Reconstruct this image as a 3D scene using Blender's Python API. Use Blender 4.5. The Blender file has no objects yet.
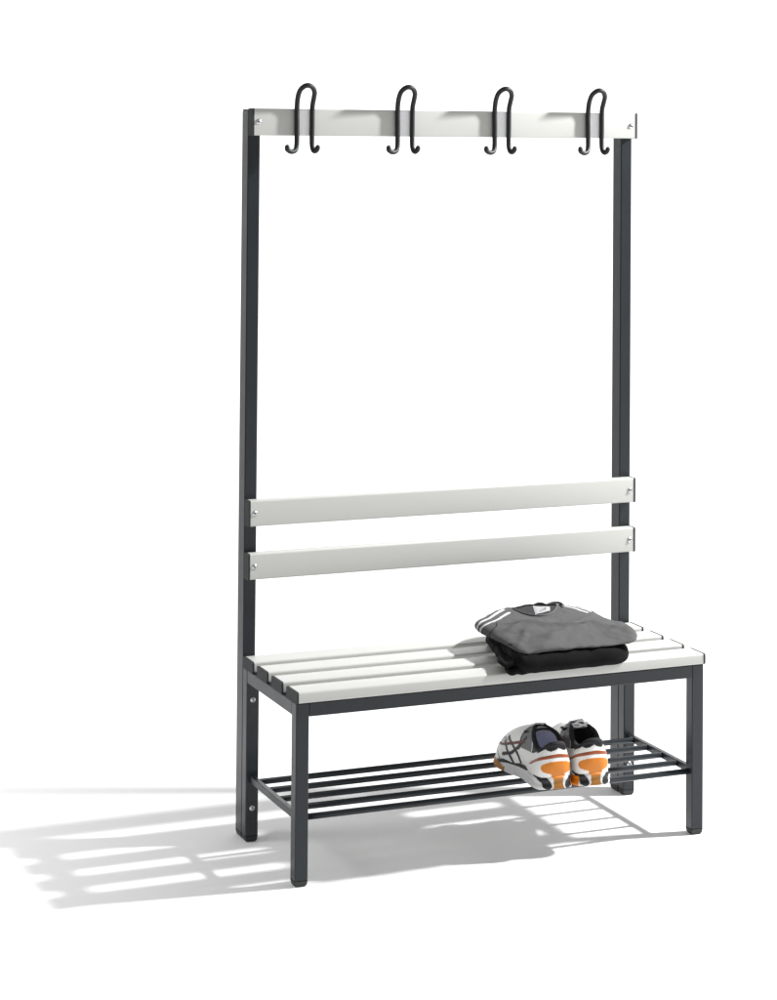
import bpy, bmesh, math, random
from mathutils import Vector, Matrix, noise
from mathutils.bvhtree import BVHTree
random.seed(4)
sc = bpy.context.scene
C = sc.collection
R = math.radians
PI = math.pi

# ------------------------------------------------------------------ camera
YAW, PITCH, ROLL = 0.4008, 0.0265, 0.0077
fw = Vector((math.sin(YAW)*math.cos(PITCH), math.cos(YAW)*math.cos(PITCH), math.sin(PITCH)))
rt = Vector((math.cos(YAW), -math.sin(YAW), 0))
up = rt.cross(fw)
r2 = rt*math.cos(ROLL) + up*math.sin(ROLL)
u2 = -rt*math.sin(ROLL) + up*math.cos(ROLL)
cd = bpy.data.cameras.new('camera')
cam = bpy.data.objects.new('camera', cd)
C.objects.link(cam)
m = Matrix((r2, u2, -fw)).transposed().to_4x4()
m.translation = Vector((-1.6314, -4.4562, 1.5948))
cam.matrix_world = m
cd.sensor_fit = 'VERTICAL'
cd.sensor_height = 36
cd.lens = 2207.36/1000*36
cd.shift_x = (388.5-412.01)/1000
cd.shift_y = (80.67-500)/1000
cd.clip_end = 200
sc.camera = cam

# ------------------------------------------------------------------ studio light
W_STR, KEY_P, KEY_R = 0.41, 940, 0.095
w = bpy.data.worlds.new('World')
sc.world = w
w.use_nodes = True
bg = w.node_tree.nodes['Background']
bg.inputs[0].default_value = (1, 1, 1, 1)
bg.inputs[1].default_value = W_STR


def lamp(name, kind, loc, target, power, **kw):
    d = bpy.data.lights.new(name, kind)
    d.energy = power
    for k, v in kw.items():
        setattr(d, k, v)
    o = bpy.data.objects.new(name, d)
    C.objects.link(o)
    o.location = loc
    dr = Vector(target) - Vector(loc)
    o.rotation_euler = dr.to_track_quat('-Z', 'Y').to_euler()
    return o


lamp('key_lamp', 'POINT', (2.9, -0.356, 2.75), (0, 0, 0), KEY_P, shadow_soft_size=KEY_R)
lamp('added_left_fill', 'AREA', (-2.2, 0.9, 1.8), (-1.3, 0.55, 0.0), 9.0, shape='RECTANGLE', size=0.8, size_y=0.8, spread=R(75))  # unseen fill, added to lighten the floor shadow towards the left
for bx_ in (-0.8, 2.2, 5.2):
    lamp('added_backdrop_fill', 'AREA', (bx_, 2.0, 4.4), (bx_, 4.6, 1.0), 9, shape='RECTANGLE', size=2.6, size_y=0.8, spread=R(120))  # unseen fills, added so the backdrop comes out white

sc.view_settings.view_transform = 'Standard'
sc.view_settings.look = 'None'
sc.view_settings.exposure = 0
sc.view_settings.gamma = 1
sc.view_settings.use_curve_mapping = False

# ------------------------------------------------------------------ materials


def mat(name, col, rough=0.5, metal=0.0, bump=0.0, bscale=400, var=0.0, vscale=8, coat=0.0, attr=None, spec=0.5, sheen=0.0, stretch=None):
    M = bpy.data.materials.new(name)
    M.use_nodes = True
    nt = M.node_tree
    N, L = nt.nodes, nt.links
    b = N['Principled BSDF']
    b.inputs['Base Color'].default_value = (*col, 1)
    b.inputs['Roughness'].default_value = rough
    b.inputs['Metallic'].default_value = metal
    b.inputs['Specular IOR Level'].default_value = spec
    b.inputs['Coat Weight'].default_value = coat
    b.inputs['Sheen Weight'].default_value = sheen
    tc = N.new('ShaderNodeTexCoord')
    mp = N.new('ShaderNodeMapping')
    L.new(tc.outputs['Object'], mp.inputs[0])
    if stretch:
        mp.inputs['Scale'].default_value = stretch
    src = None
    if attr:
        a = N.new('ShaderNodeAttribute')
        a.attribute_name = attr
        src = a.outputs['Color']
        L.new(src, b.inputs['Base Color'])
    if var:
        n = N.new('ShaderNodeTexNoise')
        n.inputs['Scale'].default_value = vscale
        n.inputs['Detail'].default_value = 6
        L.new(mp.outputs[0], n.inputs['Vector'])
        mr = N.new('ShaderNodeMapRange')
        mr.inputs['To Min'].default_value = 1-var
        mr.inputs['To Max'].default_value = 1+var
        L.new(n.outputs['Fac'], mr.inputs['Value'])
        mx = N.new('ShaderNodeMix')
        mx.data_type = 'RGBA'
        mx.blend_type = 'MULTIPLY'
        mx.inputs['Factor'].default_value = 1
        if src:
            L.new(src, mx.inputs['A'])
        else:
            mx.inputs['A'].default_value = (*col, 1)
        L.new(mr.outputs[0], mx.inputs['B'])
        L.new(mx.outputs['Result'], b.inputs['Base Color'])
        rr = N.new('ShaderNodeMapRange')
        rr.inputs['To Min'].default_value = max(0.02, rough*(1-var*2))
        rr.inputs['To Max'].default_value = min(1, rough*(1+var*2))
        L.new(n.outputs['Fac'], rr.inputs['Value'])
        L.new(rr.outputs[0], b.inputs['Roughness'])
    if bump:
        n2 = N.new('ShaderNodeTexNoise')
        n2.inputs['Scale'].default_value = bscale
        n2.inputs['Detail'].default_value = 4
        L.new(mp.outputs[0], n2.inputs['Vector'])
        bp = N.new('ShaderNodeBump')
        bp.inputs['Strength'].default_value = bump
        bp.inputs['Distance'].default_value = 0.001
        L.new(n2.outputs['Fac'], bp.inputs['Height'])
        L.new(bp.outputs[0], b.inputs['Normal'])
    return M


M_floor = mat('white_floor', (0.88, 0.88, 0.88), 0.9, spec=0.1)
M_frame = mat('anthracite_paint', (0.0165, 0.0205, 0.0245), 0.34, spec=0.34, bump=0.12, bscale=500, var=0.08, vscale=14)
M_slat = mat('pale_grey_slat', (0.50, 0.505, 0.478), 0.45, bump=0.06, bscale=300, var=0.025, vscale=5, stretch=(0.15, 1, 1))
M_cap = mat('dark_plastic_cap', (0.024, 0.025, 0.028), 0.65, spec=0.3, bump=0.1, bscale=600)
M_foot = mat('black_rubber', (0.018, 0.019, 0.02), 0.55, bump=0.1)
M_hook = mat('black_hook_coating', (0.016, 0.017, 0.018), 0.5, bump=0.1, bscale=300, spec=0.3)
M_plate = mat('white_plate', (0.95, 0.95, 0.965), 0.35)
M_bolt = mat('zinc_bolt', (0.62, 0.64, 0.66), 0.28, metal=1.0)
M_bolt_dark = mat('bolt_recess', (0.03, 0.03, 0.03), 0.6)
M_shirt = mat('grey_jersey', (0.092, 0.092, 0.093), 0.9, bump=0.5, bscale=900, var=0.05, vscale=60, spec=0.15)
M_white_cloth = mat('white_cloth_stripe', (0.56, 0.56, 0.57), 0.85, bump=0.3, bscale=900, spec=0.2)
M_seam = mat('dark_seam', (0.02, 0.02, 0.022), 0.9, spec=0.2)
M_black_cloth = mat('black_cloth', (0.006, 0.006, 0.0065), 0.9, bump=0.6, bscale=800, var=0.15, vscale=40, spec=0.08)
M_label = mat('grey_white_label', (0.36, 0.36, 0.37), 0.8, bump=0.3, bscale=900, spec=0.2)
M_mark = mat('grey_print', (0.10, 0.10, 0.11), 0.8)
M_shoe = mat('shoe_leather', (0.7, 0.7, 0.7), 0.42, bump=0.35, bscale=500, attr='Col', var=0.07, vscale=90)
M_sole = mat('shoe_sole', (0.7, 0.7, 0.7), 0.5, bump=0.25, bscale=300, attr='Col', var=0.06, vscale=80)
M_orange = mat('orange_gel', (0.78, 0.27, 0.03), 0.3, var=0.12, vscale=60, coat=0.2)
M_rust = mat('rust_orange_stripe', (0.30, 0.07, 0.018), 0.35, coat=0.1, var=0.1, vscale=80)
M_brown = mat('taupe_stripe', (0.13, 0.10, 0.085), 0.5)
M_padding = mat('black_padding', (0.012, 0.012, 0.014), 0.85, bump=0.8, bscale=500)
M_lining = mat('blue_grey_lining', (0.60, 0.61, 0.76), 0.9, bump=0.5, bscale=600)
M_tongue = mat('light_grey_tongue', (0.50, 0.50, 0.51), 0.8, bump=0.6, bscale=500, var=0.1, vscale=60)
M_lace = mat('white_lace', (0.85, 0.85, 0.86), 0.8, bump=0.5, bscale=900)

# ------------------------------------------------------------------ helpers


def obj(name, bm, m, parent=None, smooth=False, bevel=0, seg=2):
    me = bpy.data.meshes.new(name)
    bm.normal_update()
    bm.to_mesh(me)
    bm.free()
    o = bpy.data.objects.new(name, me)
    C.objects.link(o)
    me.materials.append(m)
    if parent:
        o.parent = parent
        o.matrix_parent_inverse = Matrix.Identity(4)
    if smooth or bevel:
        for p in me.polygons:
            p.use_smooth = True
    if bevel:
        b = o.modifiers.new('bevel', 'BEVEL')
        b.width = bevel
        b.segments = seg
        b.limit_method = 'ANGLE'
        b.angle_limit = R(40)
        b.harden_normals = True
    return o


def thing(name, label, cat, loc=(0, 0, 0), group=None):
    o = bpy.data.objects.new(name, None)
    C.objects.link(o)
    o.location = loc
    o.empty_display_size = 0.1
    o['label'] = label
    o['category'] = cat
    if group:
        o['group'] = group
    return o


def box(bm, a, b):
    x0, y0, z0 = a
    x1, y1, z1 = b
    v = [bm.verts.new(p) for p in ((x0, y0, z0), (x1, y0, z0), (x1, y1, z0), (x0, y1, z0), (x0, y0, z1), (x1, y0, z1), (x1, y1, z1), (x0, y1, z1))]
    for f in ((3, 2, 1, 0), (4, 5, 6, 7), (0, 1, 5, 4), (1, 2, 6, 5), (2, 3, 7, 6), (3, 0, 4, 7)):
        bm.faces.new([v[i] for i in f])
    return bm


def bx(a, b):
    return box(bmesh.new(), a, b)


def rrect(cy, cz, hy, hz, r, n=5):
    pts = []
    for k, (sy, sz) in enumerate(((1, 1), (-1, 1), (-1, -1), (1, -1))):
        for i in range(n+1):
            a = PI/2*k + PI/2*i/n
            pts.append((cy+sy*(hy-r)+r*math.cos(a), cz+sz*(hz-r)+r*math.sin(a)))
    return pts


def prism_x(bm, x0, x1, prof):
    a = [bm.verts.new((x0, y, z)) for y, z in prof]
    b = [bm.verts.new((x1, y, z)) for y, z in prof]
    n = len(prof)
    for i in range(n):
        j = (i+1) % n
        bm.faces.new((a[i], a[j], b[j], b[i]))
    bm.faces.new(a[::-1])
    bm.faces.new(b)
    bmesh.ops.recalc_face_normals(bm, faces=bm.faces)
    return bm


def catmull(P, n=8, closed=False):
    P = [Vector(p) for p in P]
    out = []
    N = len(P)
    rng = range(N) if closed else range(N-1)
    for i in rng:
        if closed:
            p0, p1, p2, p3 = P[i-1], P[i], P[(i+1) % N], P[(i+2) % N]
        else:
            p0, p1, p2, p3 = P[max(i-1, 0)], P[i], P[i+1], P[min(i+2, N-1)]
        for k in range(n):
            t = k/n
            out.append(0.5*((2*p1)+(-p0+p2)*t+(2*p0-5*p1+4*p2-p3)*t*t+(-p0+3*p1-3*p2+p3)*t**3))
    if not closed:
        out.append(P[-1])
    return out


def tube(bm, pts, r, n=10, caps=True, flat=1.0):
    pts = [Vector(p) for p in pts]
    rings = []
    t0 = (pts[1]-pts[0]).normalized()
    nrm = t0.orthogonal().normalized()
    for i, p in enumerate(pts):
        if i == 0:
            t = t0
        elif i == len(pts)-1:
            t = (pts[-1]-pts[-2]).normalized()
        else:
            t = (pts[i+1]-pts[i-1]).normalized()
        nrm = (nrm - t*nrm.dot(t)).normalized()
        bi = t.cross(nrm)
        rr = r(i/(len(pts)-1)) if callable(r) else r
        rings.append([bm.verts.new(p+nrm*math.cos(2*PI*k/n)*rr+bi*math.sin(2*PI*k/n)*rr*flat) for k in range(n)])
    for a, b in zip(rings, rings[1:]):
        for k in range(n):
            bm.faces.new((a[k], a[(k+1) % n], b[(k+1) % n], b[k]))
    if caps:
        for ring, p, s in ((rings[0], pts[0], -1), (rings[-1], pts[-1], 1)):
            t = (pts[1]-pts[0]).normalized() if s < 0 else (pts[-1]-pts[-2]).normalized()
            rr = (ring[0].co-p).length
            prev = ring
            for q in (0.35, 0.7):
                nr = [bm.verts.new(p+(v.co-p)*math.cos(q*PI/2)+t*s*rr*math.sin(q*PI/2)) for v in ring]
                for k in range(n):
                    bm.faces.new((prev[k], prev[(k+1) % n], nr[(k+1) % n], nr[k]))
                prev = nr
            c = bm.verts.new(p+t*s*rr)
            for k in range(n):
                bm.faces.new((prev[k], prev[(k+1) % n], c))
    bmesh.ops.recalc_face_normals(bm, faces=bm.faces)
    return bm


def ss(a, b, x):
    t = max(0.0, min(1.0, (x-a)/(b-a)))
    return t*t*(3-2*t)


# ------------------------------------------------------------------ floor: one seamless studio sweep
bm = bmesh.new()
prof = [(-9.0, 0.0), (3.0, 0.0)]
RAD = 1.6
for i in range(1, 25):
    a = PI/2*i/24
    prof.append((3.0+RAD*math.sin(a), RAD*(1-math.cos(a))))
prof.append((3.0+RAD, 5.5))
rows = [[bm.verts.new((x, y, z)) for x in (-9, 12)] for y, z in prof]
for a, b in zip(rows, rows[1:]):
    bm.faces.new((a[0], a[1], b[1], b[0]))
fl = obj('floor', bm, M_floor, smooth=True)
fl['kind'] = 'structure'
fl['label'] = 'seamless white studio floor sweeping up into a white backdrop'

# ------------------------------------------------------------------ the bench
T = 0.030                # leg tube
HF = 0.389               # frame height
HS = 0.4138              # seat top
YR = 0.327               # front of rear leg
YP = 0.357               # front of upright
PD = 0.043               # upright depth
ZT = 1.658
bench = thing('cloakroom_bench', 'tall anthracite steel cloakroom bench with pale grey slats, coat hooks and shoe rack', 'bench')
bcol = dict(bevel=0.0028, seg=3)


def foot(parent, x0, x1, y0, y1):
    b = bmesh.new()
    lv = ((0.0, 0.0035), (0.003, 0.001), (0.0125, -0.0006))
    rings = []
    for z, ins in lv:
        pr = rrect((y0+y1)/2, (x0+x1)/2, (y1-y0)/2-ins, (x1-x0)/2-ins, 0.004, 3)
        rings.append([b.verts.new((px, py, z)) for py, px in pr])
    n = len(rings[0])
    for r0, r1 in zip(rings, rings[1:]):
        for k in range(n):
            b.faces.new((r0[k], r0[(k+1) % n], r1[(k+1) % n], r1[k]))
    b.faces.new(rings[0])
    b.faces.new(rings[-1])
    bmesh.ops.recalc_face_normals(b, faces=b.faces)
    obj('foot_cap', b, M_foot, parent)


def bolt(parent, x, y, z, r=0.0052, ax='y', mtl=None):
    """round dome head with a cross recess, facing -y"""
    b = bmesh.new()
    n = 20
    lv = [(r*1.25, 0.0), (r*1.25, -0.0008), (r, -0.0009), (r*0.92, -0.0019), (r*0.6, -0.0027), (r*0.25, -0.0030)]
    rings = [[b.verts.new((x+q*math.cos(2*PI*k/n), y+d, z+q*math.sin(2*PI*k/n))) for k in range(n)] for q, d in lv]
    for r0, r1 in zip(rings, rings[1:]):
        for k in range(n):
            b.faces.new((r0[k], r0[(k+1) % n], r1[(k+1) % n], r1[k]))
    b.faces.new(rings[-1])
    bmesh.ops.recalc_face_normals(b, faces=b.faces)
    o = obj('bolt', b, M_bolt, parent, smooth=True)
    c = bmesh.new()
    for a in (0.5, 0.5+PI/2):
        dx, dz = math.cos(a), math.sin(a)
        p = Vector((-dz, 0, dx))*0.0007
        d = Vector((dx, 0, dz))*r*0.62
        o0 = Vector((x, y-0.0033-0.0001*(a > 1), z))
        vs = [c.verts.new(o0+q) for q in (d+p, d-p, -d-p, -d+p)]
        vb = [c.verts.new(o0+q+Vector((0, 0.002, 0))) for q in (d+p, d-p, -d-p, -d+p)]
        c.faces.new(vs)
        for k in range(4):
            c.faces.new((vs[k], vs[(k+1) % 4], vb[(k+1) % 4], vb[k]))
    bmesh.ops.recalc_face_normals(c, faces=c.faces)
    obj('bolt_recess', c, M_bolt_dark, o)
    return o


# legs, with rails butted between them
for x0, x1 in ((0, T), (1-T, 1)):
    lg = obj('leg', bx((x0, 0, 0.012), (x1, T, HF)), M_frame, bench, **bcol)
    foot(lg, x0, x1, 0, T)
for x0, x1 in ((0, T), (1-T, 1)):
    lg = obj('leg', bx((x0, YR, 0.012), (x1, YR+T-0.0006, HF)), M_frame, bench, **bcol)
    foot(lg, x0, x1, YR, YR+T-0.001)
    xm = (x0+x1)/2
    bolt(lg, xm, YR-0.0002, 0.320)
    bolt(lg, xm, YR-0.0002, 0.076)
for x0, x1 in ((0.0, T), (1-T, 1.0)):
    pst = obj('upright', bx((x0, YP, 0.012), (x1, YP+PD, ZT)), M_frame, bench, **bcol)
    foot(pst, x0, x1, YP+0.001, YP+PD)
    cp = bmesh.new()
    box(cp, (x0+0.0006, YP+0.0006, ZT), (x1-0.0006, YP+PD-0.0006, ZT+0.003))
    obj('top_cap', cp, M_foot, pst, bevel=0.0012)
obj('front_rail', bx((T, 0.0004, HF-T), (1-T, T-0.0004, HF-0.0004)), M_frame, bench, bevel=0.0022, seg=3)
obj('rear_rail', bx((T, YR+0.0004, HF-T), (1-T, YR+T-0.001, HF-0.0004)), M_frame, bench, bevel=0.0022, seg=3)
obj('side_rail', bx((0.0004, T, HF-T), (T-0.0004, YR, HF-0.0004)), M_frame, bench, bevel=0.0022, seg=3)
obj('side_rail', bx((1-T+0.0004, T, HF-T), (1-0.0004, YR, HF-0.0004)), M_frame, bench, bevel=0.0022, seg=3)


def slat(name, x0, x1, y0, y1, z0, z1, rad):
    cy, cz, hy, hz = (y0+y1)/2, (z0+z1)/2, (y1-y0)/2, (z1-z0)/2
    b = bmesh.new()
    prism_x(b, x0+0.0045, x1-0.0045, rrect(cy, cz, hy, hz, rad, 4))
    o = obj(name, b, M_slat, bench)
    for p in o.data.polygons:
        p.use_smooth = len(p.vertices) == 4
    o.data.set_sharp_from_angle(angle=R(35))
    for a, c in ((x0, x0+0.0045), (x1-0.0045, x1)):
        b = bmesh.new()
        prism_x(b, a, c, rrect(cy, cz, hy+0.0009, hz+0.0005, rad, 4))
        obj('end_cap', b, M_cap, o)
    return o


SW, PITCHS, SY0 = 0.066, 0.0975, -0.0055
for i in range(4):
    slat('seat_slat', -0.001, 1.001, SY0+i*PITCHS, SY0+i*PITCHS+SW, HF+0.0006, HS, 0.0045)
YB0, YB1 = 0.3275, 0.3565
for z1 in (0.7692, 0.6488):
    s = slat('backrest_slat', 0.0005, 0.9985, YB0, YB1, z1-0.0585, z1, 0.0035)
    bolt(s, 0.0155, YB0, z1-0.0290)
    bolt(s, 0.983, YB0, z1-0.0290)
hr = slat('hook_rail', 0.0005, 0.9985, YB0, YB1, 1.6625-0.0620, 1.6625, 0.0025)
bolt(hr, 0.0155, YB0, 1.632)
bolt(hr, 0.981, YB0, 1.631)

# shoe rack
ZS = 0.1415
for xa, xb in ((0.009, 0.021), (1-0.021, 1-0.009)):
    obj('rack_rail', bx((xa, T, ZS-0.008), (xb, YR, ZS+0.008)), M_frame, bench, bevel=0.0015)
for i, y in enumerate((0.018, 0.088, 0.158, 0.228, 0.298)):
    b = bmesh.new()
    xa, xb = (0.0205, 1-0.0205) if i else (0.0285, 1-0.0285)
    prism_x(b, xa, xb, [(y+0.0067*math.cos(2*PI*k/16), ZS+0.0005+0.0067*math.sin(2*PI*k/16)) for k in range(16)])
    o = obj('rack_bar', b, M_frame, bench)
    for p in o.data.polygons:
        p.use_smooth = len(p.vertices) == 4

# coat hooks: one bent round wire on a white clip plate
hy = YB0-0.0055


def hook(xc):
    L_, R_ = xc-0.0195, xc+0.0195
    P = [(xc+dx, hy+dy, z) for dx, dy, z in (
        (-0.0475, -0.016, 1.5745), (-0.0465, -0.015, 1.5690), (-0.0365, -0.012, 1.5642), (-0.0250, -0.007, 1.5670), (-0.0196, -0.002, 1.5786), (-0.0185, 0, 1.6044), (-0.0187, 0, 1.6349),
        (-0.0190, 0, 1.6607), (-0.0199, -0.006, 1.6840), (-0.0195, -0.018, 1.7025), (-0.0140, -0.027, 1.7123), (-0.0043, -0.031, 1.7162), (0.0076, -0.028, 1.7125),
        (0.0163, -0.020, 1.7019), (0.0187, -0.010, 1.6885), (0.0187, -0.002, 1.6728), (0.0188, 0, 1.6588), (0.0187, 0, 1.6282), (0.0185, 0, 1.5882), (0.0190, -0.004, 1.5715),
        (0.0215, -0.010, 1.5655), (0.0250, -0.016, 1.5690), (0.0262, -0.018, 1.5745))]
    b = tube(bmesh.new(), catmull(P, 6), 0.0059, 14)
    h = obj('coat_hook', b, M_hook, bench, smooth=True)
    pl = bx((L_+0.001, YB0-0.0016, 1.6015), (R_-0.001, YB0-0.0002, 1.6618))
    obj('clip_plate', pl, M_plate, h, bevel=0.0006)
    return h


for xc in (0.1253, 0.3763, 0.6275, 0.8785):
    hook(xc)

# ------------------------------------------------------------------ folded clothes


def pillow(outline, zb, zt, edge, disp=None, nrad=26, nedge=12, per=14):
    """cushion of cloth: outline (closed xy), zb/zt functions of x,y; rounded rim of horizontal width edge"""
    ol = catmull([(x, y, 0) for x, y in outline], per, True)
    n = len(ol)
    cen = sum(ol, Vector())/n
    bm = bmesh.new()
    rings = []
    for e in range(nedge+1):
        a = -PI/2 + PI*e/nedge
        ring = []
        for p in ol:
            d = (p-cen)
            L = d.length
            q = cen+d*(1-edge/L*(1-math.cos(a)))
            ring.append((q, a))
        rings.append(ring)
    for e in range(1, nrad):
        f = 1-e/nrad
        rings.append([(cen+(p-cen)*(1-edge/(p-cen).length)*f, PI/2) for p in ol])
    vr = []
    for ring in rings:
        row = []
        for q, a in ring:
            b_, t_ = zb(q.x, q.y), zt(q.x, q.y)
            z = (b_+t_)/2+(t_-b_)/2*math.sin(a)
            v = Vector((q.x, q.y, z))
            if disp:
                v = v+disp(v, a)
            row.append(bm.verts.new(v))
        vr.append(row)
    for r0, r1 in zip(vr, vr[1:]):
        for k in range(n):
            bm.faces.new((r0[k], r0[(k+1) % n], r1[(k+1) % n], r1[k]))
    bm.faces.new(vr[-1])
    # flat underside
    cb = bm.verts.new((cen.x, cen.y, zb(cen.x, cen.y)))
    for k in range(n):
        bm.faces.new((vr[0][(k+1) % n], vr[0][k], cb))
    bmesh.ops.recalc_face_normals(bm, faces=bm.faces)
    return bm


# black trousers: three stacked folds, open edge fanned out on the left
tr = thing('folded_trousers', 'folded black trousers lying on the seat slats beneath the grey shirt', 'trousers', (0.64, 0.14, HS))


def local(o_list, root):
    for o in o_list:
        o.matrix_parent_inverse = Matrix.Translation(-Vector(root.location))


def ns(x, y, z=0, s=1.0):
    return noise.noise(Vector((x, y, z))*s)


layers = [
    # z0, z1, outline
    (0.4145, 0.4310, [(0.487, -0.034), (0.56, -0.038), (0.66, -0.038), (0.74, -0.034), (0.778, -0.012), (0.787, 0.05), (0.79, 0.16), (0.785, 0.25), (0.76, 0.285), (0.66, 0.295), (0.590, 0.290), (0.560, 0.24), (0.535, 0.14), (0.508, 0.05)]),
    (0.4290, 0.4455, [(0.476, -0.022), (0.56, -0.034), (0.66, -0.036), (0.745, -0.030), (0.782, -0.008), (0.79, 0.06), (0.79, 0.16), (0.785, 0.25), (0.76, 0.285), (0.66, 0.29), (0.590, 0.285), (0.555, 0.235), (0.523, 0.14), (0.497, 0.05)]),
    (0.4160, 0.4590, [(0.505, -0.036), (0.57, -0.049), (0.66, -0.050), (0.755, -0.044), (0.796, -0.014), (0.808, 0.05), (0.808, 0.16), (0.80, 0.25), (0.77, 0.29), (0.66, 0.30), (0.60, 0.285), (0.565, 0.24), (0.538, 0.17), (0.515, 0.06)]),
]
for i, (z0, z1, ol) in enumerate(layers):
    def zt_(x, y, z0=z0, z1=z1, i=i):
        return z1+0.0022*ns(x*9, y*9, i*3.1)-0.004*ss(0.53, 0.475, x)*(i > 0)

    def zb_(x, y, z0=z0, i=i):
        return z0

    def dsp(v, a, i=i):
        d = Vector((0, 0, 0))
        side = math.cos(a)
        d.y += side*0.0035*ns(v.x*14, i*5.0, 2)
        d.x += side*0.004*ns(v.y*25, i*4.0+7, 1)
        d.z += 0.0016*ns(v.x*22+i, v.y*8)
        # diagonal rucks at the fanned left end
        w_ = ss(0.58, 0.49, v.x)
        d.z += w_*0.0022*math.sin((v.x*0.8-v.y*0.35)*260+i*2)
        # slack, crisp creases pressed along the front fold and a sagging right end
        d.z -= 0.0040*ss(0.70, 0.81, v.x)*ss(-PI/2, PI/2, a)*(i == 2)
        d.y += 0.0018*math.sin(a*2.0+v.x*9)*ss(0.05, -0.02, v.y)*(i == 2)
        d.z = max(d.z, 0.4142-v.z)
        return d
    b = pillow(ol, zb_, zt_, 0.0085 if i < 2 else 0.018, dsp, nrad=20, nedge=10, per=12)
    o = obj('cloth_fold', b, M_black_cloth, tr, smooth=True)
    local([o], tr)

# grey t-shirt
sh = thing('folded_t_shirt', 'folded grey t-shirt with three white shoulder stripes, on top of the black trousers', 't-shirt', (0.68, 0.15, 0.458))
OUT = [(0.518, -0.030), (0.56, -0.040), (0.62, -0.041), (0.70, -0.040), (0.765, -0.038), (0.800, -0.030), (0.824, -0.004), (0.838, 0.045), (0.845, 0.12), (0.846, 0.19), (0.842, 0.255),
       (0.826, 0.290), (0.79, 0.312), (0.74, 0.320), (0.69, 0.319), (0.645, 0.318), (0.607, 0.306), (0.562, 0.270), (0.524, 0.232), (0.514, 0.180), (0.517, 0.10), (0.516, 0.03)]


def s_zt(x, y):
    z = 0.4825
    z += 0.003*ss(0.05, 0.32, y)
    z -= 0.006*ss(0.03, -0.05, y)
    z -= 0.011*ss(0.62, 0.515, x)*ss(0.28, 0.0, y)
    z -= 0.011*ss(0.77, 0.86, x)*ss(0.0, 0.2, y)
    z += 0.0022*ns(x*10+3, y*10)
    # soft diagonal folds radiating from the label across the chest
    u = (x-0.52)*0.50+(y-0.165)
    z += 0.0056*math.exp(-((u-0.02)/0.013)**2)*ss(0.54, 0.60, x)*ss(0.86, 0.72, x)
    u = (x-0.55)*-0.25+(y-0.105)
    z += 0.0050*math.exp(-((u-0.01)/0.012)**2)*ss(0.53, 0.58, x)*ss(0.80, 0.68, x)
    # long ridge from the lower left corner up to the right, the front falls away below it
    u = (y-0.015)-0.30*(x-0.58)
    z += 0.0055*math.exp(-(u/0.016)**2)*ss(0.55, 0.63, x)*ss(0.85, 0.78, x)
    z -= 0.0095*ss(0.0, -0.050, u)*ss(0.56, 0.66, x)*ss(0.83, 0.74, x)
    for cx_, cy_, am, wd, dr_ in ((0.56, 0.05, 0.0042, 0.010, 1.0), (0.64, 0.03, 0.0045, 0.012, 1.15), (0.73, 0.06, 0.0035, 0.012, 0.8), (0.60, 0.13, 0.0034, 0.009, 0.55), (0.76, 0.14, 0.0036, 0.011, 1.3), (0.68, 0.13, 0.0028, 0.010, -0.9), (0.79, 0.05, 0.0030, 0.010, 0.7)):
        L_ = math.hypot(1, dr_)
        al = ((x-cx_)+(y-cy_)*dr_)/L_
        ac = ((y-cy_)-(x-cx_)*dr_)/L_
        ac += 0.010*math.sin(al*30+cx_*50)
        z += am*math.exp(-(ac/wd)**2)*math.exp(-(al/0.07)**2)
    u = (y-0.060)+0.55*(x-0.60)
    z -= 0.0030*math.exp(-(u/0.012)**2)*ss(0.53, 0.56, x)*ss(0.68, 0.62, x)
    return z


def s_zb(x, y):
    z = 0.4575
    z -= 0.003*ss(0.60, 0.52, x)
    return z


def s_disp(v, a):
    side = max(0.0, math.cos(a))
    d = Vector((0, 0, 0))
    d.y += side*0.004*ns(v.x*16, 3.3, 5)
    d.x += side*0.004*ns(v.y*18, 1.3, 8)
    # vertical pinches in the front fold
    d.y += 0.0015*math.sin(v.x*150+2*math.sin(v.x*37))*side*ss(0.06, -0.03, v.y)
    d.z += 0.0020*ns(v.x*28, v.y*17, 4)+0.0009*ns(v.x*80, v.y*50, 9)
    return d


sb = pillow(OUT, s_zb, s_zt, 0.022, s_disp, nrad=44, nedge=18, per=12)
SBVH = BVHTree.FromBMesh(sb)
body = obj('shirt_body', sb, M_shirt, sh, smooth=True)
local([body], sh)


def drape(p, off=0.0008):
    """nearest point on the shirt, lifted a little along its normal"""
    q, nrm, _, _ = SBVH.find_nearest(Vector(p))
    return q+nrm*off, nrm


def ribbon(name, path, width, m, off=0.0010, n=6, across=4, parent=sh, wf=None):
    pts = catmull(path, n)
    bm = bmesh.new()
    rows = []
    for i, p in enumerate(pts):
        t = (pts[min(i+1, len(pts)-1)]-pts[max(i-1, 0)]).normalized()
        _, nr = drape(p)
        sd = nr.cross(t).normalized()
        row = []
        for k in range(across+1):
            wd = width*(wf(i/(len(pts)-1)) if wf else 1)
            f = (k/across-0.5)
            q, _n = drape(p+sd*f*wd, off*(0.35 if k in (0, across) else 1))
            row.append(bm.verts.new(q))
        rows.append(row)
    for a, b in zip(rows, rows[1:]):
        for k in range(across):
            bm.faces.new((a[k], a[k+1], b[k+1], b[k]))
    o = obj(name, bm, m, parent, smooth=True)
    local([o], parent)
    return o



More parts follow.
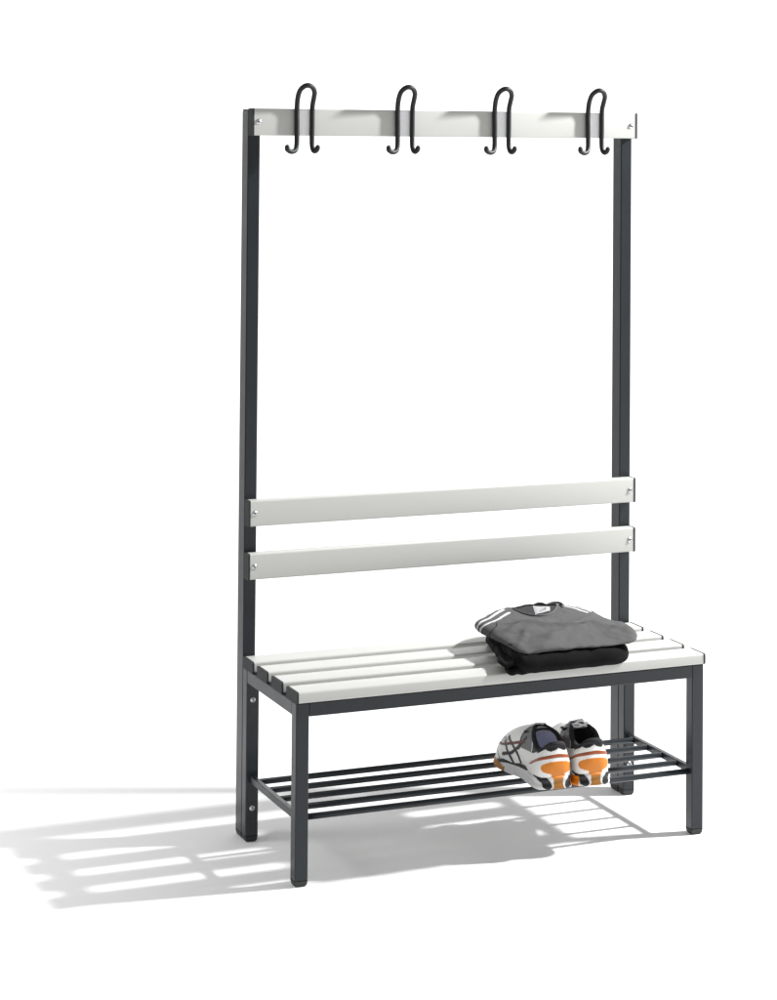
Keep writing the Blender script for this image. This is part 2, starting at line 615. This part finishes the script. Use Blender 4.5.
# neckline: the shirt's far side inside the opening, shade in its colour, its rib band, label and print
def patch(name, corners, m, nu=10, nv=10, off=0.0014, parent=sh):
    A_, B_, C_, D_ = [Vector(c) for c in corners]
    bm = bmesh.new()
    g = []
    for i in range(nu+1):
        row = []
        for j in range(nv+1):
            u, v = i/nu, j/nv
            p = (A_*(1-u)+B_*u)*(1-v)+(D_*(1-u)+C_*u)*v
            q, _ = drape(p, off if 0 < i < nu and 0 < j < nv else off*0.6)
            row.append(bm.verts.new(q))
        g.append(row)
    for i in range(nu):
        for j in range(nv):
            bm.faces.new((g[i][j], g[i+1][j], g[i+1][j+1], g[i][j+1]))
    bmesh.ops.recalc_face_normals(bm, faces=bm.faces)
    o = obj(name, bm, m, parent, smooth=True)
    local([o], parent)
    return o


M_shirt_in_shaded = mat('grey_jersey_inside_shaded', (0.045, 0.045, 0.046), 0.95, bump=0.5, bscale=900, spec=0.1)  # jersey darkened in colour for the shade of the neck hollow
NECK = [(0.650, 0.2870, 0.4856), (0.6490, 0.2660, 0.4849), (0.6500, 0.2380, 0.4845), (0.6555, 0.2180, 0.4842), (0.6640, 0.2010, 0.4843), (0.6782, 0.1933, 0.4839), (0.6951, 0.1970, 0.4845), (0.7213, 0.2190, 0.4849), (0.7519, 0.2618, 0.4850), (0.7640, 0.2850, 0.4850)]
BACK = [(0.6500, 0.2870, 0.4856), (0.6731, 0.2944, 0.4864), (0.6935, 0.2987, 0.4854), (0.7083, 0.2990, 0.4848), (0.7234, 0.2985, 0.4851), (0.7400, 0.2950, 0.4848), (0.7640, 0.2850, 0.4850)]
fn = catmull(NECK, 5)
fb = catmull(BACK, 8)
bm = bmesh.new()
rows = []
K = 24
for i in range(K+1):
    p = fn[round(i*(len(fn)-1)/K)]
    q = fb[round(i*(len(fb)-1)/K)]
    rows.append([bm.verts.new(drape(p.lerp(q, j/8), 0.0006)[0]) for j in range(9)])
for r0, r1 in zip(rows, rows[1:]):
    for j in range(8):
        try:
            bm.faces.new((r0[j], r1[j], r1[j+1], r0[j+1]))
        except ValueError:
            pass
bmesh.ops.remove_doubles(bm, verts=bm.verts, dist=1e-5)
bmesh.ops.recalc_face_normals(bm, faces=bm.faces)
ni = obj('neck_opening', bm, M_shirt_in_shaded, sh, smooth=True)
local([ni], sh)
M_rib = mat('grey_rib_knit', (0.105, 0.105, 0.106), 0.9, bump=0.8, bscale=700, spec=0.15)


def cord(name, path, r, m, lift, n=6, parent=sh, flat=1.0):
    pts = [drape(p, lift)[0] for p in catmull(path, n)]
    o = obj(name, tube(bmesh.new(), pts, r, 8, flat=flat), m, parent, smooth=True)
    local([o], parent)
    return o


cord('neck_band', NECK, 0.0030, M_rib, 0.0008)
cord('neck_seam', BACK, 0.0022, M_seam, 0.0020)
bk = catmull([(0.708, 0.298, 0.486), (0.714, 0.300, 0.4885), (0.722, 0.3005, 0.4900), (0.731, 0.299, 0.4893), (0.738, 0.296, 0.4865)], 6)
o = obj('neck_loop', tube(bmesh.new(), bk, 0.0026, 8), M_seam, sh, smooth=True)
local([o], sh)
bk = catmull([(0.742, 0.2950, 0.486), (0.757, 0.2980, 0.4890), (0.7700, 0.2960, 0.4895), (0.7770, 0.2870, 0.4880), (0.7726, 0.2707, 0.4868), (0.7640, 0.2560, 0.4860)], 6)
o = obj('neck_band', tube(bmesh.new(), bk, 0.0030, 8), M_rib, sh, smooth=True)
local([o], sh)
lab = patch('neck_label', [(0.7010, 0.2890, 0.4847), (0.7385, 0.2720, 0.485), (0.7185, 0.2310, 0.4848), (0.6690, 0.2074, 0.4837)], M_label, off=0.0028)
# small printed mark of three rising bars on the label
d1 = Vector((0.037, 0.026, 0)).normalized()
d2 = Vector((0.032, 0.0600, 0)).normalized()
for k, h in enumerate((0.012, 0.021, 0.030)):
    c0 = Vector((0.6880+k*0.0082, 0.2240+k*0.0050, 0.4846))
    patch('printed_mark', [c0, c0+d1*0.0060, c0+d1*0.0060+d2*h, c0+d2*h], M_mark, 2, 4, off=0.0044, parent=lab)

ribbon('shoulder_stripe', [(0.6242, 0.2875, 0.4855), (0.600, 0.2651, 0.4844), (0.5743, 0.2389, 0.4841), (0.548, 0.2175, 0.4829), (0.530, 0.2073, 0.4778), (0.5205, 0.2010, 0.470), (0.5205, 0.2020, 0.462)], 0.0085, M_white_cloth)
ribbon('shoulder_stripe', [(0.6240, 0.2560, 0.4847), (0.5925, 0.2238, 0.4838), (0.5642, 0.1985, 0.4836), (0.5417, 0.1850, 0.4814), (0.5259, 0.1794, 0.4772), (0.5190, 0.1800, 0.4699), (0.5200, 0.1830, 0.4618)], 0.0085, M_white_cloth)
ribbon('shoulder_stripe', [(0.6080, 0.2950, 0.4849), (0.5819, 0.2690, 0.4842), (0.5556, 0.2467, 0.4820), (0.5363, 0.2316, 0.4762), (0.5270, 0.2230, 0.4690), (0.5265, 0.2200, 0.4620)], 0.0085, M_white_cloth)
ribbon('shoulder_stripe', [(0.7860, 0.2860, 0.4834), (0.7960, 0.2640, 0.4847), (0.8090, 0.2380, 0.4800), (0.8200, 0.2150, 0.4760)], 0.0085, M_white_cloth)
ribbon('shoulder_stripe', [(0.7770, 0.2720, 0.4834), (0.7840, 0.2480, 0.4847), (0.7930, 0.2200, 0.4824), (0.8030, 0.1960, 0.4800)], 0.0085, M_white_cloth)
ribbon('shoulder_stripe', [(0.7980, 0.2960, 0.4834), (0.8110, 0.2760, 0.4800), (0.8240, 0.2520, 0.4763), (0.8310, 0.2300, 0.4727)], 0.0085, M_white_cloth)
ribbon('sleeve_seam', [(0.5529, 0.1731, 0.4817), (0.5393, 0.1486, 0.4798), (0.5263, 0.1394, 0.4761), (0.5195, 0.1369, 0.4705), (0.5195, 0.1400, 0.4616)], 0.0026, M_seam)
ribbon('hem_tag', [(0.5170, 0.0330, 0.4660), (0.5185, 0.0150, 0.4690)], 0.0035, M_seam)

# ------------------------------------------------------------------ running shoes
SOLE_PTS = [(0.0, 0.0), (-0.020, 0.003), (-0.034, 0.017), (-0.040, 0.040), (-0.039, 0.080), (-0.038, 0.115), (-0.046, 0.160), (-0.054, 0.200), (-0.056, 0.238), (-0.043, 0.268), (-0.013, 0.284),
            (0.018, 0.279), (0.037, 0.252), (0.044, 0.215), (0.041, 0.180), (0.034, 0.135), (0.034, 0.085), (0.038, 0.042), (0.033, 0.017), (0.020, 0.003)]
GREY_WHITE = (0.82, 0.82, 0.82)
WHITE_L = (0.92, 0.92, 0.91)
NAVY = (0.006, 0.010, 0.020)
ORANGE = (0.82, 0.48, 0.06)
AMBER = (0.58, 0.38, 0.09)
BLACKP = (0.011, 0.011, 0.013)
TAUPE = (0.12, 0.095, 0.085)
RUST = (0.42, 0.12, 0.03)


def mixc(a, b, t):
    return tuple(a[i]*(1-t)+b[i]*t for i in range(3))


def seg_d(y, z, pl):
    best = 9
    for (y0, z0), (y1, z1) in zip(pl, pl[1:]):
        dy, dz = y1-y0, z1-z0
        t = max(0, min(1, ((y-y0)*dy+(z-z0)*dz)/(dy*dy+dz*dz)))
        best = min(best, math.hypot(y-y0-t*dy, z-z0-t*dz))
    return best


def make_shoe(name, label, loc, rotz, mirror, lin):
    """outer side is -x (mirror = False) ; heel at the origin, toe along +y"""
    root = thing(name, label, 'shoe', loc, 'pair of running shoes on the shoe rack')
    root.rotation_euler = (0, 0, rotz)
    root.scale = (1.10, 0.93, 0.94)
    mx = -1 if mirror else 1
    ol = catmull([(x, y, 0) for x, y in SOLE_PTS], 40, True)
    # resample evenly, s = signed arc length from the heel centre (positive towards -x)
    per = [0.0]
    for p, q in zip(ol, ol[1:]+ol[:1]):
        per.append(per[-1]+(q-p).length)
    Lp = per[-1]
    NP = 420
    pts, j = [], 0
    for k in range(NP):
        t = Lp*k/NP
        while per[j+1] < t:
            j += 1
        f = (t-per[j])/(per[j+1]-per[j])
        pts.append(ol[j].lerp(ol[(j+1) % len(ol)], f))
    S = [Lp*k/NP if k < NP/2 else Lp*k/NP-Lp for k in range(NP)]
    nor = []
    for k in range(NP):
        t = pts[(k+1) % NP]-pts[k-1]
        nor.append(Vector((-t.y, t.x, 0)).normalized())
    cenx = Vector((0, 0.13, 0))
    if nor[0].dot(pts[0]-cenx) < 0:
        nor = [-n for n in nor]

    def zs(k):
        y = pts[k].y
        side = math.exp(-(S[k]/0.022)**2)
        return 0.030+0.004*ss(0.03, 0.12, y)-0.013*ss(0.12, 0.26, y)+0.003*math.sin(y*70)*ss(0.02, 0.06, y)*ss(0.28, 0.2, y)+0.004*side

    def zbot(k):
        return 0.010*ss(0.21, 0.285, pts[k].y)+0.003*ss(0.02, 0.0, pts[k].y)

    def col_sole(k, z):
        s, y = S[k], pts[k].y
        outer = s >= 0
        a = abs(s)
        c = GREY_WHITE
        if a < 0.26:
            # navy blob beside the heel stem, running up into a dark wave along the side
            wave = [(0.020, 0.004), (0.024, 0.016), (0.034, 0.020), (0.050, 0.031), (0.070, 0.034), (0.095, 0.036), (0.120, 0.031), (0.160, 0.030), (0.205, 0.028), (0.260, 0.018)]
            if seg_d(a, z, wave[2:]) < 0.0046:
                c = NAVY
            if math.hypot((a-0.0262)/0.0120, (z-0.0175-(a-0.0262)*0.5)/0.0135) < 1:
                c = NAVY
        if a > 0.212 and z < 0.011+0.017*ss(0.212, 0.27, a):
            c = (0.62, 0.40, 0.10)
        if (not outer) and 0.036 < a < 0.105 and z < 0.024:
            c = ORANGE
        wst = 0.0105+0.004*ss(0.012, 0.0, z)+0.004*ss(0.026, 0.034, z)
        if a < wst:
            c = mixc(AMBER, ORANGE, ss(0.020, 0.034, z))
        return c

    bm = bmesh.new()
    cl = bm.loops.layers.color.new('Col')
    prof = [(0.0, -0.004), (0.02, -0.0012), (0.08, 0.0), (0.2, 0.0008), (0.32, 0.0002), (0.42, -0.0008), (0.52, -0.0012), (0.62, -0.0004), (0.72, 0.0006), (0.82, 0.001), (0.9, 0.0004), (0.96, -0.0008), (1.0, -0.003)]
    prof2 = []
    for a_, b_ in zip(prof, prof[1:]):
        prof2 += [a_, ((a_[0]+b_[0])/2, (a_[1]+b_[1])/2)]
    prof2.append(prof[-1])
    rings = []
    for f, o_ in prof2:
        ring = []
        for k in range(NP):
            z = zbot(k)+(zs(k)-zbot(k))*f
            p = pts[k]+nor[k]*(o_+0.003*(1-f))
            ring.append((bm.verts.new((p.x*mx, p.y, z)), k, z))
        rings.append(ring)
    for r0, r1 in zip(rings, rings[1:]):
        for k in range(NP):
            k2 = (k+1) % NP
            q = (r0[k], r0[k2], r1[k2], r1[k])
            fc = bm.faces.new([v[0] for v in q])
            for lp, v in zip(fc.loops, q):
                lp[cl] = (*col_sole(v[1], v[2]), 1)
    for ring in (rings[0], rings[-1]):
        fc = bm.faces.new([v[0] for v in ring])
        for lp in fc.loops:
            lp[cl] = (*GREY_WHITE, 1)
    bmesh.ops.recalc_face_normals(bm, faces=bm.faces)
    so = obj('sole', bm, M_sole, root, smooth=True)
    so.data.set_sharp_from_angle(angle=R(50))

    # rim of the opening
    def rim(k, inset=0.0):
        th = 2*PI*k/NP                       # 0 heel, pi toe
        # relate by angle of arc, squeezed so the front of the opening is narrow
        y = 0.064-0.056*math.cos(th)
        hw = 0.0275*(1-0.25*ss(0.07, 0.12, y))
        x = -hw*math.sin(th)
        z = 0.1085-0.0200*ss(0.006, 0.035, y)*ss(0.085, 0.045, y)+0.0165*ss(0.06, 0.12, y)
        return Vector((x*(1-inset), 0.064+(y-0.064)*(1-inset), z))

    def surf(k, t):
        p0 = pts[k]-nor[k]*0.0015
        z0 = zs(k)-0.003
        r = rim(k)
        tau = t*PI/2
        far = ss(0.12, 0.24, pts[k].y)
        mixk = 0.92*(1-far)+0.80*far
        a = 1-math.cos(tau)
        c = mixk*math.sin(tau)+(1-mixk)*a
        # heel and sides lean in gently: keep the wall steep, then pull in to the rim
        p = p0.lerp(Vector((r.x, r.y, 0)), a)
        p.z = z0+(r.z-z0)*c
        # heel counter bulge and waist below the collar
        hb = ss(0.05, 0.0, pts[k].y)
        p += nor[k]*(0.0025*math.sin(PI*min(1, c*1.5))*hb)
        return p

    def col_up(k, p):
        s, y, z = S[k], p.y, p.z
        a = abs(s)
        outer = s >= 0
        c = WHITE_L
        if y < 0.15 or a < 0.1:
            # orange heel patch merging into the stem
            wp = 0.041*ss(0.028, 0.044, z)*math.sqrt(max(0, 1-((z-0.052)/0.0165)**2)) if abs(z-0.052) < 0.0165 else 0
            wst = 0.0145
            if a < wp or (a < wst and z < 0.048):
                c = ORANGE
            # padded collar lining turned over the rim, in points
            r_ = rim(k)
            dip = 0.010+0.007*abs(math.sin(s*62+0.2))
            if z > r_.z-dip and y < 0.075 and z > 0.07:
                c = BLACKP
        if 0.078 < y < 0.128 and z > 0.072 and c == WHITE_L:
            c = (0.42, 0.42, 0.43)
        if abs(y-0.128+0.25*(z-0.09)) < 0.0032 and z > 0.066:
            c = BLACKP
        if True:
            if y > 0.085 and z < 0.112:
                for pl in ([(0.105, 0.100), (0.135, 0.072), (0.165, 0.050), (0.200, 0.040)], [(0.120, 0.030), (0.140, 0.055), (0.165, 0.074), (0.185, 0.085)], [(0.155, 0.028), (0.180, 0.050), (0.195, 0.072)]):
                    if seg_d(y, z, pl) < 0.0042:
                        c = TAUPE
                if seg_d(y, z, [(0.110, 0.090), (0.150, 0.078), (0.195, 0.064), (0.235, 0.058), (0.262, 0.040)]) < 0.0016:
                    c = RUST
                elif seg_d(y, z, [(0.110, 0.090), (0.150, 0.078), (0.195, 0.064), (0.235, 0.058), (0.262, 0.040)]) < 0.0034:
                    c = TAUPE
            # dark edging of the toe guard
            if seg_d(y, z, [(0.215, 0.026), (0.240, 0.050), (0.262, 0.052), (0.290, 0.046)]) < 0.0016:
                c = NAVY
            # small dark lettering-like tabs beside the laces
            if 0.175 < y < 0.225 and 0.066 < z < 0.080 and a < 0.27:
                if (y*260) % 1.0 < 0.45 and not (0.071 < z < 0.0735 and (y*130) % 1 < 0.5):
                    c = (0.16, 0.16, 0.18)
        return c

    bm = bmesh.new()
    cl = bm.loops.layers.color.new('Col')
    NT = 54
    rings = []
    for i in range(NT+1):
        ring = []
        for k in range(NP):
            p = surf(k, i/NT)
            ring.append((bm.verts.new((p.x*mx, p.y, p.z)), col_up(k, p)))
        rings.append(ring)
    for r0, r1 in zip(rings, rings[1:]):
        for k in range(NP):
            k2 = (k+1) % NP
            q = (r0[k], r0[k2], r1[k2], r1[k])
            fc = bm.faces.new([v[0] for v in q])
            for lp, v in zip(fc.loops, q):
                lp[cl] = (*v[1], 1)
    bmesh.ops.recalc_face_normals(bm, faces=bm.faces)
    bv = BVHTree.FromBMesh(bm)
    obj('upper', bm, M_shoe, root, smooth=True)

    def dr(p, off):
        q, n, _, _ = bv.find_nearest(Vector((p[0]*mx, p[1], p[2])))
        if n.dot(q-Vector((0, 0.12, 0.03))) < 0:
            n = -n
        return q+n*off

    # collar
    cpts = [rim(k) for k in range(0, NP, 6)]
    cpts = [Vector((p.x*mx, p.y, p.z-0.0015)) for p in cpts]
    back = cpts[-22:]+cpts[:23]
    obj('collar', tube(bmesh.new(), back, lambda f: 0.0048+0.0022*math.sin(PI*f), 12), M_padding, root, smooth=True)
    fr = cpts[21:50]
    obj('eyelet_edge', tube(bmesh.new(), fr, 0.0046, 8), M_padding, root, smooth=True)

    # lining and insole
    bm = bmesh.new()
    lv = [(0.02, 0), (0.10, 0.010), (0.06, 0.028), (0.02, 0.048), (0.06, 0.064)]
    rings = []
    for ins, dz in lv:
        rings.append([bm.verts.new((rim(k, ins).x*mx, rim(k, ins).y, max(rim(k).z-0.002-dz, 0.038))) for k in range(0, NP, 6)])
    n = len(rings[0])
    for r0, r1 in zip(rings, rings[1:]):
        for k in range(n):
            bm.faces.new((r0[k], r0[(k+1) % n], r1[(k+1) % n], r1[k]))
    bm.faces.new(rings[-1])
    bmesh.ops.recalc_face_normals(bm, faces=bm.faces)
    obj('lining', bm, lin, root, smooth=True)

    # rust coloured reflective stripe round the heel
    bm = bmesh.new()
    rows = []
    ks = [k for k in range(-66, 67)]
    for k in ks:
        kk = k % NP
        s = S[kk]
        zt = 0.0805-0.024*(abs(s)/0.085)**1.7
        hw = 0.0036*ss(66, 56, abs(k))+0.0004
        row = []
        for i in range(5):
            z = zt+(i/4-0.5)*2*hw
            lo, hi = 0.0, 1.0
            for _ in range(14):
                md = (lo+hi)/2
                if surf(kk, md).z < z:
                    lo = md
                else:
                    hi = md
            p = surf(kk, lo)
            e = 0.0011 if 0 < i < 4 else 0.0002
            p = p+nor[kk]*e
            row.append(bm.verts.new((p.x*mx, p.y, p.z)))
        rows.append(row)
    for r0, r1 in zip(rows, rows[1:]):
        for i in range(4):
            bm.faces.new((r0[i], r1[i], r1[i+1], r0[i+1]))
    bmesh.ops.recalc_face_normals(bm, faces=bm.faces)
    obj('heel_stripe', bm, M_rust, root, smooth=True)

    # tongue: a padded flap standing up and forward of the opening
    bm = bmesh.new()
    rows = []
    for i in range(15):
        v = i/14
        y = 0.165-0.068*v
        z = 0.096+0.024*v+0.010*math.sin(PI*v*0.9)
        w_ = 0.020+0.010*v
        if v > 0.85:
            w_ *= math.sqrt(max(0.05, 1-((v-0.85)/0.16)**2))
        rows.append([(x, y+0.014*(x/0.03)**2, z-0.012*(x/0.03)**2) for x in [w_*(j/8-1) for j in range(17)]])
    top = [[bm.verts.new((x*mx, y, z)) for x, y, z in r] for r in rows]
    bot = [[bm.verts.new((x*mx, y-0.002, z-0.0075)) for x, y, z in r] for r in rows]
    for G, fl_ in ((top, 0), (bot, 1)):
        for a_, b_ in zip(G, G[1:]):
            for j in range(16):
                bm.faces.new((a_[j], a_[j+1], b_[j+1], b_[j]))
    for j in range(16):
        bm.faces.new((top[0][j], top[0][j+1], bot[0][j+1], bot[0][j]))
        bm.faces.new((top[-1][j], top[-1][j+1], bot[-1][j+1], bot[-1][j]))
    for i in range(14):
        bm.faces.new((top[i][0], top[i+1][0], bot[i+1][0], bot[i][0]))
        bm.faces.new((top[i][-1], top[i+1][-1], bot[i+1][-1], bot[i][-1]))
    bmesh.ops.recalc_face_normals(bm, faces=bm.faces)
    tg = obj('tongue', bm, M_tongue, root, smooth=True)
    edge = [Vector((r[0][0]*mx, r[0][1], r[0][2]-0.003)) for r in rows]+[Vector((x*mx, y, z-0.003)) for x, y, z in rows[-1][4:13:4]]+[Vector((r[-1][0]*mx, r[-1][1], r[-1][2]-0.003)) for r in rows[::-1]]
    obj('tongue_binding', tube(bmesh.new(), catmull(edge, 2), 0.0034, 8), M_padding, tg, smooth=True)
    # laces: crossed rows and a loose bow
    lb = bmesh.new()
    for i in range(6):
        y = 0.112+i*0.0135
        z = 0.1265-i*0.0065
        sgn = 1 if i % 2 else -1
        P = [((-0.017*sgn)*mx, y+0.004, z-0.010), ((-0.010*sgn)*mx, y+0.002, z-0.001), (0, y+0.004, z+0.003), ((0.010*sgn)*mx, y+0.009, z-0.001), ((0.017*sgn)*mx, y+0.012, z-0.012)]
        tube(lb, catmull(P, 5), 0.0026, 8, flat=0.6)
    tube(lb, catmull([(0.002*mx, 0.118, 0.128), (-0.010*mx, 0.112, 0.131), (-0.015*mx, 0.118, 0.126), (-0.012*mx, 0.124, 0.126), (0.002*mx, 0.118, 0.128)], 6), 0.0020, 8, flat=0.6)
    tube(lb, catmull([(0.002*mx, 0.118, 0.128), (0.010*mx, 0.110, 0.130), (0.015*mx, 0.116, 0.125), (0.014*mx, 0.123, 0.125), (0.002*mx, 0.118, 0.128)], 6), 0.0020, 8, flat=0.6)
    if mirror:
        for P in ([(-0.020, 0.103, 0.117), (-0.010, 0.094, 0.128), (0.000, 0.092, 0.1335), (0.010, 0.094, 0.129), (0.018, 0.102, 0.118)],
                  [(-0.013, 0.094, 0.119), (-0.004, 0.091, 0.1225), (0.006, 0.092, 0.1260), (0.016, 0.098, 0.1255)],
                  [(0.014, 0.094, 0.120), (0.004, 0.090, 0.1200), (-0.007, 0.091, 0.1240), (-0.017, 0.098, 0.1270)]):
            tube(lb, catmull([(x*mx, y, z) for x, y, z in P], 6), 0.0024, 8)
    obj('laces', lb, M_lace, root, smooth=True)
    return root


make_shoe('running_shoe', 'white and orange running shoe on the rack, left one, blue-grey lining showing', (0.612, -0.028, ZS+0.0072), R(-3), False, M_lining)
make_shoe('running_shoe', 'white and orange running shoe on the rack, right one, nearer the upright', (0.7025, -0.034, ZS+0.0072), R(-4), True, M_padding)
